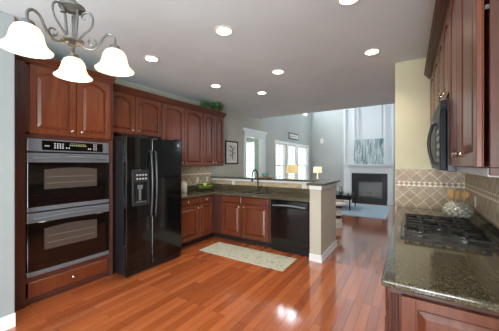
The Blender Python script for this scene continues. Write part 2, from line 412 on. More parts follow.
# half wall behind the peninsula with its end wall
PX0, PX1, PY0, PY1 = -1.275, -1.105, 3.686, 4.57
bm = B(); box(bm, XW, PX0, 4.40, PY1, 0, 1.132); box(bm, PX0, PX1, PY0, PY1, 0, 1.132); struct('wall_peninsula', bm, STUB)
bm = B()
for (e, h) in ((.016, .105), (.024, .03)):
    box(bm, PX0-.005, PX1+e, PY0-e, PY0, 0, h); box(bm, PX1, PX1+e, PY0, PY1+e, 0, h); box(bm, XW, PX1+e, PY1, PY1+e, 0, h)
struct('baseboard_peninsula', bm, WHITE, bev=.004)
bm = B(); box(bm, PX0-.004, PX1+.012, PY0-.014, PY0, 1.075, 1.132); box(bm, PX1, PX1+.012, PY0, PY1, 1.075, 1.132); box(bm, XW+.012, PX0, 4.388, 4.40, 1.09, 1.132); struct('trim_3', bm, WHITE)

# chimney breast with white panelling
CX0, CX1, CY = -2.17, -.49, 10.2
bm = B(); box(bm, CX0, CX1, CY, YF, 0, ZH); struct('wall_chimney', bm, WHITE)
bm = B()
def vb(x, wd=.05, z0=1.46, z1=4.9): box(bm, x-wd/2, x+wd/2, CY-.05, CY, z0, z1)
for x in (-2.12, -1.78, -1.66, -.88, -.78, -.53): vb(x)
for x0, x1 in ((-2.1, -1.8), (-1.64, -.9), (-.76, -.55)): box(bm, x0, x1, CY-.022, CY, 1.46, 1.52); box(bm, x0, x1, CY-.022, CY, 3.5, 3.56)
struct('trim_4', bm, WHITE)

# ------------------------------------------------------------------ doors, drawers and knobs
def left(face): return lambda u, z, n: (face+n, u, z)       # faces +X, u runs along Y
def pen(face): return lambda u, z, n: (u, face-n, z)        # faces -Y, u runs along X
def right(face): return lambda u, z, n: (face-n, u, z)      # faces -X, u runs along Y
def panel_front(bm, fn, u0, u1, z0, z1, arch=.0, st=.058, flat=False):
    """raised-panel front: slab, stiles, rails with an arched top rail and a bevelled field"""
    if flat:
        a = .012
        r0 = [bm.verts.new(fn(u, z, 0)) for u, z in ((u0, z0), (u1, z0), (u1, z1), (u0, z1))]
        r1 = [bm.verts.new(fn(u, z, .014)) for u, z in ((u0, z0), (u1, z0), (u1, z1), (u0, z1))]
        r2 = [bm.verts.new(fn(u, z, .021)) for u, z in ((u0+a, z0+a), (u1-a, z0+a), (u1-a, z1-a), (u0+a, z1-a))]
        loops(bm, [r0, r1, r2]); return
    extr(bm, [(u0, z0), (u1, z0), (u1, z1), (u0, z1)], fn, 0, .005)
    T = .023
    extr(bm, [(u0, z0), (u0+st, z0), (u0+st, z1), (u0, z1)], fn, .005, T)
    extr(bm, [(u1-st, z0), (u1, z0), (u1, z1), (u1-st, z1)], fn, .005, T)
    extr(bm, [(u0+st, z0), (u1-st, z0), (u1-st, z0+st), (u0+st, z0+st)], fn, .005, T)
    N = 14
    def top(t, drop):
        # t 0..1 across the opening
        if arch == 0: return z1-drop
        q = min(1, max(0, (t-.1)/.8)); return z1-drop-arch+arch*math.sin(PI*q)**.8 if 0 < q < 1 else z1-drop-arch
    a, b = u0+st, u1-st
    low = [(a+(b-a)*i/N, top(i/N, st*.8)) for i in range(N+1)]
    extr(bm, [(b, z1), (a, z1)] + low, fn, .005, T)
    def outline(g):
        aa, bb = a+g, b-g
        return [(aa, z0+st+g), (bb, z0+st+g)] + [(bb-(bb-aa)*i/N, top(1-i/N, st*.8+g)) for i in range(N+1)]
    rings = [[bm.verts.new(fn(u, z, n)) for u, z in outline(g)] for g, n in ((.007, .004), (.010, .008), (.038, .021))]
    loops(bm, rings, True, True)
def knob(parent, fn, u, z, n=.02, m=None):
    bm = B(); p0 = Vector(fn(u, z, n)); p1 = Vector(fn(u, z, n+.03)); d = (p1-p0).normalized()
    pts = [p0, p0+d*.004, p0+d*.010, p0+d*.014, p0+d*.021, p0+d*.026, p0+d*.028]
    tube(bm, pts, [.011, .009, .006, .012, .016, .012, .004], 12)
    return obj('knob', bm, m or CHROME, parent, smooth=True)
def door(parent, fn, u0, u1, z0, z1, arch=0, k=None, name='door', flat=False, m=None):
    bm = B(); panel_front(bm, fn, u0, u1, z0, z1, arch, flat=flat)
    d = obj(name, bm, m or CHERRY, parent, bev=.002, seg=1)
    if k: knob(d, fn, k[0], k[1])
    return d

# ------------------------------------------------------------------ oven tower
t = thing('oven_cabinet', 'tall cherry oven cabinet with two arched doors and one drawer, at the left wall', 'cabinet', (-3.55, 1.33, 0))
FX = -3.286
bm = B()
box(bm, XW+.02, FX, .84, .865, 0, 2.499); box(bm, XW+.02, FX, 1.785, 1.81, 0, 2.499)
box(bm, XW+.02, FX-.02, .865, 1.785, 2.48, 2.499); box(bm, XW+.02, FX-.06, .865, 1.785, .05, .07); box(bm, XW+.02, FX-.02, .865, 1.785, 1.735, 1.76)
box(bm, XW+.005, XW+.02, .84, 1.81, 0, 2.499)
box(bm, FX-.02, FX, .865, .92, 0, 2.499); box(bm, FX-.02, FX, .92, .96, 1.76, 2.499); box(bm, FX-.02, FX, 1.74, 1.785, 1.76, 2.499); box(bm, FX-.02, FX, 1.745, 1.785, 0, 2.499); box(bm, FX-.02, FX, .92, 1.745, 1.725, 1.79); box(bm, FX-.02, FX, .92, 1.745, 2.47, 2.499); box(bm, FX-.02, FX, .92, 1.745, .235, .298); box(bm, FX-.02, FX, 1.36, 1.39, 1.79, 2.47)
box(bm, FX-.05, FX-.03, .92, 1.745, .0, .08); box(bm, FX-.02, FX, .92, 1.745, .05, .085)
obj('carcass', bm, CHERRYD, t, bev=.002, seg=1)
fn = left(FX)
door(t, fn, .945, 1.37, 1.775, 2.482, .05, (1.325, 1.83))
door(t, fn, 1.38, 1.765, 1.775, 2.482, .05, (1.425, 1.83))
door(t, fn, .935, 1.735, .085, .245, 0, (1.335, .165), 'drawer', True)

# ------------------------------------------------------------------ double wall oven
t = thing('double_wall_oven', 'black double wall oven with grey trim built into the tall cherry cabinet', 'oven', (-3.5, 1.33, .3))
Y0, Y1 = .925, 1.742
bm = B(); box(bm, -3.8, FX-.024, Y0+.01, Y1-.01, .31, 1.715); obj('body', bm, BLACKS, t)
bm = B(); box(bm, FX-.022, FX+.022, Y0, Y1, 1.59, 1.722); cp = obj('control_panel', bm, OVENG, t, bev=.006)
bm = B(); box(bm, FX+.022, FX+.026, 1.045, 1.665, 1.607, 1.708); obj('display', bm, OVENGLASS, cp)
def button(x0, x1, y0, y1, z0, z1, m, par): bm = B(); box(bm, x0, x1, y0, y1, z0, z1); obj('button', bm, m, par)
for yy in (1.16, 1.185, 1.21, 1.235):
    for zz in (1.635, 1.657, 1.679): button(FX+.026, FX+.0275, yy-.007, yy+.007, zz-.006, zz+.006, GREYTXT, cp)
for yy in (1.56, 1.585):
    for zz in (1.63, 1.65, 1.67, 1.69): button(FX+.026, FX+.0275, yy-.006, yy+.006, zz-.005, zz+.005, GREYTXT, cp)
for yy in (1.27, 1.295, 1.5, 1.52): button(FX+.026, FX+.0275, yy-.006, yy+.006, 1.63, 1.645, GREYTXT, cp)
bm = B()
for yy in (1.075, 1.09, 1.105): box(bm, FX+.026, FX+.0275, yy-.005, yy+.004, 1.645, 1.658)
obj('logo', bm, GREYTXT, cp)
bm = B()
for k in range(9): box(bm, FX+.026, FX+.0275, 1.30+k*.02, 1.312+k*.02, 1.662, 1.676); box(bm, FX+.026, FX+.0275, 1.31+k*.018, 1.318+k*.018, 1.685, 1.692)
obj('clock_readout', bm, DISPLAY, cp)
def oven_door(z0, z1, wz0, wz1):
    bm = B(); box(bm, FX-.022, FX+.026, Y0, Y1, z0+.045, z1-.10); d = obj('oven_door', bm, OVENGLASS, t, bev=.004)
    for za, zb in ((z1-.0995, z1), (z0, z0+.0445)):
        bm = B(); box(bm, FX-.022, FX+.028, Y0, Y1, za, zb); obj('trim_strip', bm, OVENG, d, bev=.004)
    bm = B()
    N = 16; W = [(1.065+.53*i/N, wz0) for i in range(N+1)] + [(1.595-.53*i/N, wz1+.018*math.sin(PI*i/N)) for i in range(N+1)]
    extr(bm, W, left(FX), .024, .0275); obj('window', bm, OVENWIN, d)
    bm = B()
    for q in (.3, .62): z = wz0+(wz1-wz0)*q; box(bm, FX+.0275, FX+.0285, 1.09, 1.57, z-.003, z+.003)
    obj('rack', bm, OVENG, d)
    bm = B(); pts = []
    for i in range(17):
        a = i/16; pts.append((FX+.032+.035*math.sin(PI*a)**.6, Y0+.05+(Y1-Y0-.1)*a, z1-.062+.022*math.sin(PI*a)))
    tube(bm, pts, .012, 10); obj('handle', bm, OVENG, d, smooth=True)
oven_door(.965, 1.575, 1.19, 1.40)
oven_door(.302, .950, .55, .775)

# ------------------------------------------------------------------ refrigerator
t = thing('refrigerator', 'tall glossy black side by side refrigerator with ice and water dispenser', 'refrigerator', (-3.4, 2.23, 0))
RX = -3.0; RA, RB, RM = 1.825, 2.73, 2.195
bm = B(); box(bm, -3.80, RX-.085, RA+.005, RB-.005, .03, 1.79); obj('body', bm, BLACKS, t, bev=.006)
def fdoor(y0, y1):
    bm = B(); n = 10; pr = [(RX-.08, y0), (RX-.08, y1)]
    for i in range(n+1):
        a = i/n; y = y1+(y0-y1)*a; pr.append((RX-.006+.006*math.sin(PI*a), y))
    prism(bm, pr, .075, 1.815); return obj('door', bm, BLACK, t, bev=.010, seg=3)
dl = fdoor(RA, RM-.005); dr = fdoor(RM+.005, RB)
def fhandle(d, y):
    bm = B(); pts = [(RX-.005, y, 1.63)]
    for i in range(17):
        a = i/16; pts.append((RX+.03+.028*math.sin(PI*a), y, 1.62-.87*a))
    pts.append((RX-.005, y, .74)); tube(bm, pts, .015, 10); obj('handle', bm, HANDLE, d, smooth=True)
fhandle(dl, RM-.035); fhandle(dr, RM+.035)
bm = B(); 
a0, a1, b0, b1 = 1.895, 2.135, .91, 1.38
box(bm, RX-.004, RX+.014, a0, a0+.03, b0, b1); box(bm, RX-.004, RX+.014, a1-.02, a1, b0, b1); box(bm, RX-.004, RX+.014, a0+.03, a1-.02, b0, b0+.04); box(bm, RX-.004, RX+.014, a0+.03, a1-.02, 1.22, b1)
dp = obj('dispenser', bm, HANDLE, dl, bev=.004)
for k in range(4):
    for zz in (1.262, 1.312): button(RX+.014, RX+.016, 1.95+k*.042, 1.972+k*.042, zz-.010, zz+.010, GREYTXT, dp)
bm = B(); box(bm, RX-.002, RX+.002, a0+.03, a1-.02, b0+.04, 1.22); obj('recess', bm, OVENGLASS, dl)
bm = B(); box(bm, RX+.002, RX+.012, 1.99, 2.02, .98, 1.15); box(bm, RX+.002, RX+.018, 1.97, 2.04, 1.13, 1.18); box(bm, RX+.002, RX+.014, 1.94, 2.10, .955, .965); obj('paddle', bm, OVENG, dl, bev=.003)
bm = B(); lathe(bm, [(.026, 0), (.026, .003), (.022, .005)], RX-.001, 2.655, 1.735, 20, 'x'); bd = obj('badge', bm, FRBADGE, dr)
bm = B(); box(bm, RX-.085, RX-.035, RA+.01, RB-.01, .015, .068)
obj('grille', bm, BLACKS, t)
for yh in (RA+.02, RB-.09): bm = B(); box(bm, RX-.09, RX-.03, yh, yh+.07, 1.815, 1.835); obj('hinge_cover', bm, BLACKS, t, bev=.004)
for yy in (RA+.06, RB-.06):
    for xx in (-3.15, -3.7):
        bm = B(); lathe(bm, [(.018, 0), (.018, .04)], xx, yy, 0, 12); obj('foot', bm, BLACKS, t)

# ------------------------------------------------------------------ wall cabinets on the left wall
UX = -3.541
def wall_cab(label, y0, y1, z0, z1, doors):
    t = thing('wall_cabinet', label, 'cabinet', ((XW+UX)/2, (y0+y1)/2, z0), 'cherry wall cabinets along the left wall')
    bm = B(); box(bm, XW+.004, UX, y0+.0015, y1-.0015, z0, z1); obj('carcass', bm, CHERRYD, t, bev=.002, seg=1)
    for (a, b, k) in doors: door(t, left(UX), a, b, z0+.012, z1-.012, .05, (k, z0+.065))
    return t
wall_cab('short cherry wall cabinet with two arched doors above the black refrigerator', 1.812, 2.765, 1.895, 2.499, [(1.83, 2.275, 2.235), (2.29, 2.755, 2.335)])
wall_cab('wide tall cherry wall cabinet just right of the refrigerator', 2.767, 3.765, 1.41, 2.499, [(2.785, 3.26, 3.215), (3.27, 3.755, 3.315)])
wall_cab('narrow two door cherry wall cabinet at the window end, under the ivy', 3.767, 4.44, 1.41, 2.499, [(3.777, 4.10, 4.06), (4.11, 4.43, 4.15)])
CPROF = ((0, 2.50, 2.516), (.024, 2.516, 2.527), (.004, 2.527, 2.535), (.038, 2.535, 2.546), (.016, 2.546, 2.553), (.056, 2.553, 2.566), (.040, 2.566, 2.571), (.066, 2.571, 2.58))
def crown(bm, segs):
    for (x, y0, y1) in segs:
        for (e, z0, z1) in CPROF: box(bm, XW+.002, x+e, y0, y1, z0, z1)
bm = B(); crown(bm, [(UX+.022, 1.815, 4.44+.03), (FX+.005, .80, 1.815)])
tag(obj('crown_moulding', bm, CHERRY, None), 'stepped dark cherry crown moulding along the top of left wall cabinets', 'moulding')

# ------------------------------------------------------------------ base cabinets
BX = -3.252; BY = 3.79
t = thing('base_cabinet', 'cherry base cabinet with two drawers and two doors beside the refrigerator', 'cabinet', (-3.5, 3.2, 0))
bm = B(); box(bm, XW+.004, BX, 2.74, 3.784, .1, .864); obj('carcass', bm, CHERRYD, t, bev=.002, seg=1)
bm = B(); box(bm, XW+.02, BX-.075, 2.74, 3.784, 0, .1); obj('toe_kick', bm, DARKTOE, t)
fn = left(BX)
door(t, fn, 2.79, 3.355, .735, .85, 0, (3.075, .795), 'drawer', True); door(t, fn, 3.378, 3.71, .735, .85, 0, (3.54, .795), 'drawer', True)
door(t, fn, 2.79, 3.355, .125, .715, 0, (3.325, .665)); door(t, fn, 3.378, 3.71, .125, .715, 0, (3.41, .665))
t = thing('sink_cabinet', 'cherry sink base cabinet with two doors under two false drawer fronts', 'cabinet', (-2.6, 4.05, 0))
bm = B(); box(bm, XW+.004, -2.875, BY, 4.385, .1, .864); box(bm, -2.875, -1.986, BY, BY+.05, .1, .864); box(bm, -2.006, -1.986, BY+.05, 4.385, .1, .864); box(bm, -2.875, -2.006, BY+.05, 4.385, .1, .12); box(bm, -2.875, -2.006, 4.365, 4.385, .12, .864)
obj('carcass', bm, CHERRYD, t, bev=.002, seg=1)
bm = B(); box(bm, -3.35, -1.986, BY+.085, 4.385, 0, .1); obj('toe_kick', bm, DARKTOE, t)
fn = pen(BY)
for a, b, k in ((-3.045, -2.598, -2.64), (-2.57, -2.04, -2.53)):
    door(t, fn, a, b, .735, .85, 0, None, 'false_front', True); door(t, fn, a, b, .125, .715, 0, (k, .665))
bm = B(); box(bm, -1.315, PX0-.004, BY-.02, 4.385, .0, .864); tag(obj('filler_panel', bm, CHERRYD), 'narrow dark cherry filler strip between dishwasher and painted end wall', 'panel')

# dishwasher
t = thing('dishwasher', 'glossy black dishwasher built under the granite peninsula counter', 'dishwasher', (-1.65, 4.05, 0))
bm = B(); box(bm, -1.98, -1.32, BY+.012, 4.36, .1, .855); obj('body', bm, BLACKS, t)
bm = B(); box(bm, -1.978, -1.322, BY-.035, BY+.01, .125, .745); d = obj('door', bm, BLACK, t, bev=.008)
bm = B(); box(bm, -1.978, -1.322, BY-.04, BY+.01, .75, .855); p = obj('control_panel', bm, BLACK, t, bev=.008)
bm = B()
pts = [(-1.93+.56*i/14, BY-.045-.03*math.sin(PI*i/14)**.5, .765+.018*math.sin(PI*i/14)) for i in range(15)]; tube(bm, pts, .015, 10); obj('handle', bm, OVENG, p, smooth=True)
bm = B(); box(bm, -1.975, -1.325, BY+.03, 4.3, 0, .1); box(bm, -1.978, -1.322, BY+.0, BY+.03, .02, .118); obj('toe_panel', bm, BLACKS, t)

# ------------------------------------------------------------------ granite counter, sink, faucet
t = thing('granite_countertop', 'dark speckled granite L-shaped countertop with sink cutout, left wall to end wall', 'countertop', (-3.0, 4.0, .865))
bm = B(); z0, z1 = .866, .903; SX0, SX1, SY0, SY1 = -2.82, -2.12, 3.90, 4.25
CF = 3.738
box(bm, XW+.003, -3.198, 2.73, 4.396, z0, z1)
box(bm, -3.198, SX0, CF, 4.396, z0, z1); box(bm, SX1, PX0-.003, CF, 4.396, z0, z1); box(bm, SX0, SX1, CF, SY0, z0, z1); box(bm, SX0, SX1, SY1, 4.396, z0, z1)
obj('slab', bm, GRANITE, t, bev=.004)
bm = B(); box(bm, XW+.003, XW+.023, 2.73, 4.396, z1, 1.005); box(bm, XW+.023, PX0-.003, 4.376, 4.396, z1, 1.005); obj('splash_strip', bm, GRANITE, t, bev=.002)
bm = B(); e = .004
def bowl(x0, x1):
    a = [bm.verts.new((x, y, .864)) for x, y in ((x0, SY0-e), (x1, SY0-e), (x1, SY1+e), (x0, SY1+e))]
    b = [bm.verts.new((x, y, .68)) for x, y in ((x0+.02, SY0+.02), (x1-.02, SY0+.02), (x1-.02, SY1-.02), (x0+.02, SY1-.02))]
    loops(bm, [a, b], False, True)
bowl(SX0-e, -2.48); bowl(-2.46, SX1+e); box(bm, -2.48, -2.46, SY0-e, SY1+e, .85, .864)
so = obj('sink', bm, STEEL, None, 0); tag(so, 'stainless double bowl sink set in the granite peninsula counter', 'sink')
bm = B()
for a in ((SX0-.018, SX1+.018, SY0-.018, SY0+.004), (SX0-.018, SX1+.018, SY1-.004, SY1+.018), (SX0-.018, SX0+.004, SY0+.004, SY1-.004), (SX1-.004, SX1+.018, SY0+.004, SY1-.004), (-2.49, -2.45, SY0+.004, SY1-.004)): box(bm, a[0], a[1], a[2], a[3], .9035, .907)
obj('rim', bm, STEEL, so, bev=.0015)
so.modifiers.new('solid', 'SOLIDIFY').thickness = .003
for x in (-2.65, -2.29):
    bm = B(); lathe(bm, [(.035, 0), (.035, .004), (.02, .006)], x, 4.07, .681, 16); obj('drain', bm, CHROME, so)
t = thing('faucet', 'dark bronze gooseneck faucet behind the sink', 'faucet', (-2.565, 4.315, .903))
bm = B(); lathe(bm, [(.03, 0), (.03, .01), (.022, .02), (.02, .09), (.017, .1)], -2.565, 4.315, .903, 18); obj('base', bm, BRONZE, t, smooth=True)
bm = B(); pts = [(-2.565, 4.315, 1.0), (-2.565, 4.315, 1.1), (-2.565, 4.315, 1.22)]
for i in range(1, 13):
    a = PI*i/12; pts.append((-2.565, 4.315-.105+.105*math.cos(a), 1.22+.115*math.sin(a)))
pts.append((-2.565, 4.105, 1.17)); tube(bm, pts, .0135, 10); obj('neck', bm, BRONZE, t, smooth=True)
bm = B(); lathe(bm, [(.015, 0), (.019, .03), (.017, .07), (.014, .075)], -2.565, 4.105, 1.11, 14); obj('spray_head', bm, BRONZE, t, smooth=True)
bm = B(); tube(bm, [(-2.55, 4.315, .97), (-2.50, 4.305, .985), (-2.46, 4.30, 1.03)], .007, 8); obj('lever', bm, BRONZE, t, smooth=True)
t = thing('soap_dispenser', 'small dark bronze soap dispenser right of the faucet', 'soap dispenser', (-2.36, 4.315, .903))
bm = B(); lathe(bm, [(.02, 0), (.02, .008), (.012, .014), (.012, .06), (.016, .064), (.016, .075), (.006, .08)], -2.36, 4.315, .903, 14); obj('pump', bm, BRONZE, t, smooth=True)
bm = B(); tube(bm, [(-2.36, 4.315, .978), (-2.36, 4.27, .984), (-2.36, 4.245, .972)], .006, 8); obj('spout', bm, BRONZE, t, smooth=True)

# raised bar top, one L shaped slab
bm = B(); prism(bm, [(XW+.013, 4.335), (-1.315, 4.335), (-1.315, 3.645), (-1.055, 3.645), (-1.055, 4.70), (XW+.013, 4.70)], 1.134, 1.168)
tag(obj('bar_top', bm, GRANITE, None, .006), 'raised dark granite bar ledge over the half wall behind the sink', 'bar ledge')

# backsplash tiles
def splash(label, parts):
    t = thing('tile_backsplash', label, 'backsplash', parts[0][3])
    for nm, bm, m, _ in parts: obj(nm, bm, m, t)
bm = B(); box(bm, XW, XW+.008, 2.74, 4.388, 1.006, 1.409); b2 = B(); box(bm=b2, x0=XW+.008, x1=XW+.011, y0=2.74, y1=4.388, z0=1.22, z1=1.275)
splash('tan tile backsplash on the left wall below the cherry wall cabinets', [('field_tile', bm, TILEY, (XW, 3.5, 1.0)), ('mosaic_border', b2, MOSY, 0)])
bm = B(); box(bm, XW+.012, PX0-.002, 4.39, 4.398, 1.006, 1.089)
tag(obj('tile_backsplash', bm, TILES), 'low strip of tan tile on the half wall behind the sink', 'backsplash')
bm = B(); box(bm, -.16, XR-.012, 3.829, 3.837, .905, 1.39); b2 = B(); box(b2, -.16, XR-.012, 3.825, 3.829, 1.175, 1.232)
splash('diagonal tan tile backsplash on the cream wall behind the cooktop counter', [('field_tile', bm, TILEX, (.2, 3.83, .95)), ('mosaic_border', b2, MOSX, 0)])
bm = B(); box(bm, XR-.008, XR, .6, 3.825, 1.006, 1.42); b2 = B(); box(b2, XR-.011, XR-.008, .6, 3.825, 1.175, 1.232)
splash('tan tile backsplash on the right wall under the microwave and cabinets', [('field_tile', bm, TILEY, (XR, 2.4, 1.0)), ('mosaic_border', b2, MOSY, 0)])

# outlets
def plate(fn, u, z, label, parts=2, wd=.07, cat='outlet', name='outlet', group=None):
    c = fn(u, z, 0); t = thing(name, label, cat, c, group)
    bm = B(); extr(bm, [(u-wd/2, z-.057), (u+wd/2, z-.057), (u+wd/2, z+.057), (u-wd/2, z+.057)], fn, .0, .006); obj('cover_plate', bm, WHITEP, t, bev=.002)
    if name == 'outlet':
        for dz in (-.022, .022):
            bm = B(); extr(bm, [(u-.016, z+dz-.014), (u+.016, z+dz-.014), (u+.016, z+dz+.014), (u-.016, z+dz+.014)], fn, .006, .008); obj('socket', bm, CERAMIC, t, bev=.002)
    else:
        bm = B(); extr(bm, [(u-.012, z-.025), (u+.012, z-.025), (u+.012, z+.025), (u-.012, z+.025)], fn, .006, .01); obj('toggle', bm, CERAMIC, t, bev=.002)
plate(left(XW+.008), 3.93, 1.11, 'white wall outlet on left backsplash, nearer the refrigerator')
plate(left(XW+.008), 4.23, 1.11, 'white light switch on left backsplash, nearer the corner', name='light_switch', cat='light switch')
plate(pen(4.39), -3.217, 1.048, 'white outlet on the half wall tile, left of the faucet', wd=.08)
plate(pen(4.39), -1.62, 1.048, 'white outlet on the half wall tile above the dishwasher', wd=.09)
plate(right(XR-.008), 3.28, 1.09, 'white switch on right wall tile beyond the utensil jar', name='light_switch', cat='light switch')
bm = B(); t = thing('wall_vent', 'white rectangular plate high on the far family room wall', 'vent', (-3.35, YF, 2.47))
box(bm, -3.42, -3.27, YF-.015, YF, 2.36, 2.58); obj('cover', bm, WHITEP, t, bev=.004)
bm = B()
for k in range(5): box(bm, -3.405, -3.285, YF-.019, YF-.015, 2.385+k*.04, 2.405+k*.04)
obj('louver', bm, WHITE, t)

# ------------------------------------------------------------------ things on the left counter
bx, by = -3.55, 3.83
t = thing('fruit_bowl', 'wide clear glass bowl of green apples on the corner of the left counter', 'bowl', (bx, by, .903))
bm = B(); prof = [(.07, 0), (.075, .004), (.06, .012), (.12, .04), (.17, .075), (.205, .115), (.2, .117), (.165, .079), (.115, .046), (.05, .02), (.01, .018)]
lathe(bm, prof, bx, by, .904, 28); obj('bowl', bm, BOWLGLASS, t, smooth=True)
apos = [(.0, -.065, .065), (.065, .02, .065), (-.055, .05, .065), (-.07, -.05, .075), (.055, .095, .085), (.01, .01, .128), (.075, -.055, .085)]
alab = ['green apple second from the left in the glass bowl', 'green apple second from the right in the glass bowl', 'green apple at the back of the glass bowl, behind the top one', 'leftmost green apple in the glass bowl', 'rightmost green apple in the glass bowl', 'green apple resting on top of the others in the glass bowl', 'green apple at the front middle of the glass bowl']
bm = B(); lathe(bm, [(.004, -.024), (.02, -.031), (.034, -.02), (.04, .004), (.034, .024), (.018, .031), (.005, .024)], 0, 0, 0, 16)
a0 = obj('apple', bm, GREEN_APPLE, None, smooth=True)
bm = B(); tube(bm, [(0, 0, .022), (.003, 0, .036), (.008, 0, .042)], .002, 6); st = obj('stem', bm, OAK, a0)
tag(a0, alab[0], 'apple', 'green apples in the bowl'); a0.location = (bx+apos[0][0], by+apos[0][1], .903+apos[0][2])
for p, l in zip(apos[1:], alab[1:]):
    dup(a0, (bx+p[0], by+p[1], .903+p[2]), l, 'green apples in the bowl')
t = thing('canister', 'white ceramic canister on the left counter next to the refrigerator', 'canister', (-3.72, 3.43, .903))
bm = B(); lathe(bm, [(.06, 0), (.066, .01), (.068, .1), (.064, .17), (.058, .18)], -3.72, 3.43, .903, 20); obj('jar', bm, CERAMIC, t, smooth=True)
bm = B(); lathe(bm, [(.06, .0), (.06, .012), (.04, .024), (.012, .028), (.014, .042), (.004, .046)], -3.72, 3.43, 1.083, 20); obj('lid', bm, CERAMIC, t, smooth=True)
# tray and bowl on the bar
t = thing('wooden_tray', 'flat light wooden tray on the raised bar ledge', 'tray', (-2.53, 4.52, 1.168))
bm = B(); lathe(bm, [(.13, 0), (.15, .004), (.16, .016), (.15, .018), (.14, .01)], -2.53, 4.52, 1.169, 28); obj('dish', bm, TRAYW, t, smooth=True)
for xg in (-2.70, -2.40): bm = B(); box(bm, xg, xg+.04, 4.505, 4.535, 1.176, 1.184); obj('grip', bm, TRAYW, t, bev=.003)
bm = B(); lathe(bm, [(.035, 0), (.038, .006), (.055, .02), (.072, .05), (.076, .075), (.072, .075), (.066, .05), (.03, .02), (.005, .016)], -2.51, 4.53, 1.1795, 24)
tag(obj('bowl', bm, TEAL, None, smooth=True), 'small teal glazed bowl sitting on the wooden tray', 'bowl')

# ivy on top of the wall cabinets
def ivy(label, x, y, z, rx, ry, rz, n, pot):
    t = thing('potted_ivy', label, 'plant', (x, y, z))
    bm = B(); lathe(bm, [(pot*.7, 0), (pot, pot*1.1), (pot*.9, pot*1.1), (pot*.6, pot*.9)], x, y, z+.001, 14); obj('pot', bm, TRAYW, t)
    bm = B()
    for k in range(n):
        u = Vector((random.gauss(0, 1), random.gauss(0, 1), random.gauss(0, 1))).normalized()*random.uniform(.4, 1)
        p = Vector((x+u.x*rx, y+u.y*ry, z+rz*1.02+u.z*rz*.85))
        d = Vector((u.x*rx, u.y*ry, u.z*rz+.01)).normalized(); s = d.cross(Vector((0, 0, 1))+Vector((random.random()*.3, 0, 0))).normalized()
        l = random.uniform(.03, .05); wd = l*.42; d = (d+Vector((0, 0, random.uniform(-.7, .3)))).normalized()
        nn = d.cross(s)*l*.15
        vs = [bm.verts.new(q) for q in (p, p+d*l*.4+s*wd, p+d*l*.75+s*wd*.6-nn, p+d*l-nn*2, p+d*l*.75-s*wd*.6-nn, p+d*l*.4-s*wd)]
        bm.faces.new(vs)
    obj('foliage', bm, LEAF, t)
    bm = B()
    for k in range(9):
        a = k*2.4; tube(bm, [(x, y, z+pot), (x+rx*.4*math.cos(a), y+ry*.4*math.sin(a), z+rz*1.2), (x+rx*.8*math.cos(a), y+ry*.8*math.sin(a), z+rz*(.8+.3*math.sin(k)))], .003, 5)
    obj('stem', bm, LEAF, t)
ZT = 2.581
ivy('bushy trailing ivy on top of wall cabinets at their far end', -3.57, 4.23, ZT, .15, .20, .115, 460, .055)
ivy('small dark ivy sprig on the wall cabinets, left of the bushy one', -3.58, 3.84, ZT, .07, .09, .09, 120, .035)

# framed print on the left wall
t = thing('framed_print', 'black framed botanical print on the left wall beyond the cabinets', 'picture', (XW, 5.16, 1.74))
bm = B(); y0, y1, z0, z1 = 4.89, 5.43, 1.445, 2.035; f = .035
box(bm, XW, XW+.025, y0, y0+f, z0, z1); box(bm, XW, XW+.025, y1-f, y1, z0, z1); box(bm, XW, XW+.025, y0+f, y1-f, z0, z0+f); box(bm, XW, XW+.025, y0+f, y1-f, z1-f, z1); obj('frame', bm, BLACKS, t, bev=.003)
bm = B(); box(bm, XW, XW+.010, y0+f, y1-f, z0+f, z1-f); obj('mat_board', bm, mat('mat_board_white', (232, 230, 222), .8), t)
bm = B(); box(bm, XW+.010, XW+.012, y0+.085, y1-.085, z0+.085, z1-.085); pr = obj('print_paper', bm, mat('print_paper', (216, 212, 200), .8), t)
bm = B(); X = XW+.0135
def br(pts, r): tube(bm, [(X, y, z) for y, z in pts], r, 6)
br([(5.20, 1.57), (5.17, 1.68), (5.19, 1.78), (5.15, 1.90)], .008)
for a, b in (((5.175, 1.66), (5.25, 1.74)), ((5.18, 1.72), (5.08, 1.79)), ((5.185, 1.78), (5.26, 1.87)), ((5.165, 1.85), (5.09, 1.9)), ((5.19, 1.62), (5.09, 1.67))):
    br([a, ((a[0]+b[0])/2, (a[1]+b[1])/2+.015), b], .006)
    lathe(bm, [(.022, 0), (.022, .001)], X, b[0], b[1], 10, 'x')
obj('branch_drawing', bm, BLACKM, t)

# ------------------------------------------------------------------ sink rug
bm = B(); box(bm, -2.985, -1.45, 3.095, 3.615, .001, .010)
tag(obj('rug', bm, RUG, None, .003), 'pale sage green patterned runner rug on the hardwood in front of sink', 'rug')

# ------------------------------------------------------------------ right counter with cooktop
RF = 1.372
t = thing('cooktop_cabinet', 'cherry base cabinet run under the cooktop counter, raised panel on its near end', 'cabinet', (.23, 2.6, 0))
bm = B(); box(bm, -.088, XR-.004, RF+.045, 3.822, .1, .864); obj('carcass', bm, CHERRYD, t, bev=.002, seg=1)
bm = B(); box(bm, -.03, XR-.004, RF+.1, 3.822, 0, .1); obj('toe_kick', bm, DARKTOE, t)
fn = pen(RF+.045); door(t, fn, -.035, .5, .13, .835, 0, None, 'end_panel')
bm = B()
for k in range(3): tube(bm, [(-.076+k*.0135, RF+.043, .14), (-.076+k*.0135, RF+.043, .83)], .005, 8)
for k in range(12): dome(bm, -.092, RF+.06, .2+k*.05, .010, .012, .022, 8, 6)
obj('fluted_post', bm, CHERRYD, t, smooth=True)
fn = right(-.088)
for k in range(4):
    a = 1.50+k*.58; door(t, fn, a, a+.56, .125, .66, 0, (a+.05 if k % 2 else a+.51, .6)); door(t, fn, a, a+.56, .68, .845, 0, (a+.28, .765), 'drawer', True)
t = thing('cooktop_countertop', 'dark polished granite countertop at right foreground holding the cooktop', 'countertop', (.2, 2.6, .866))
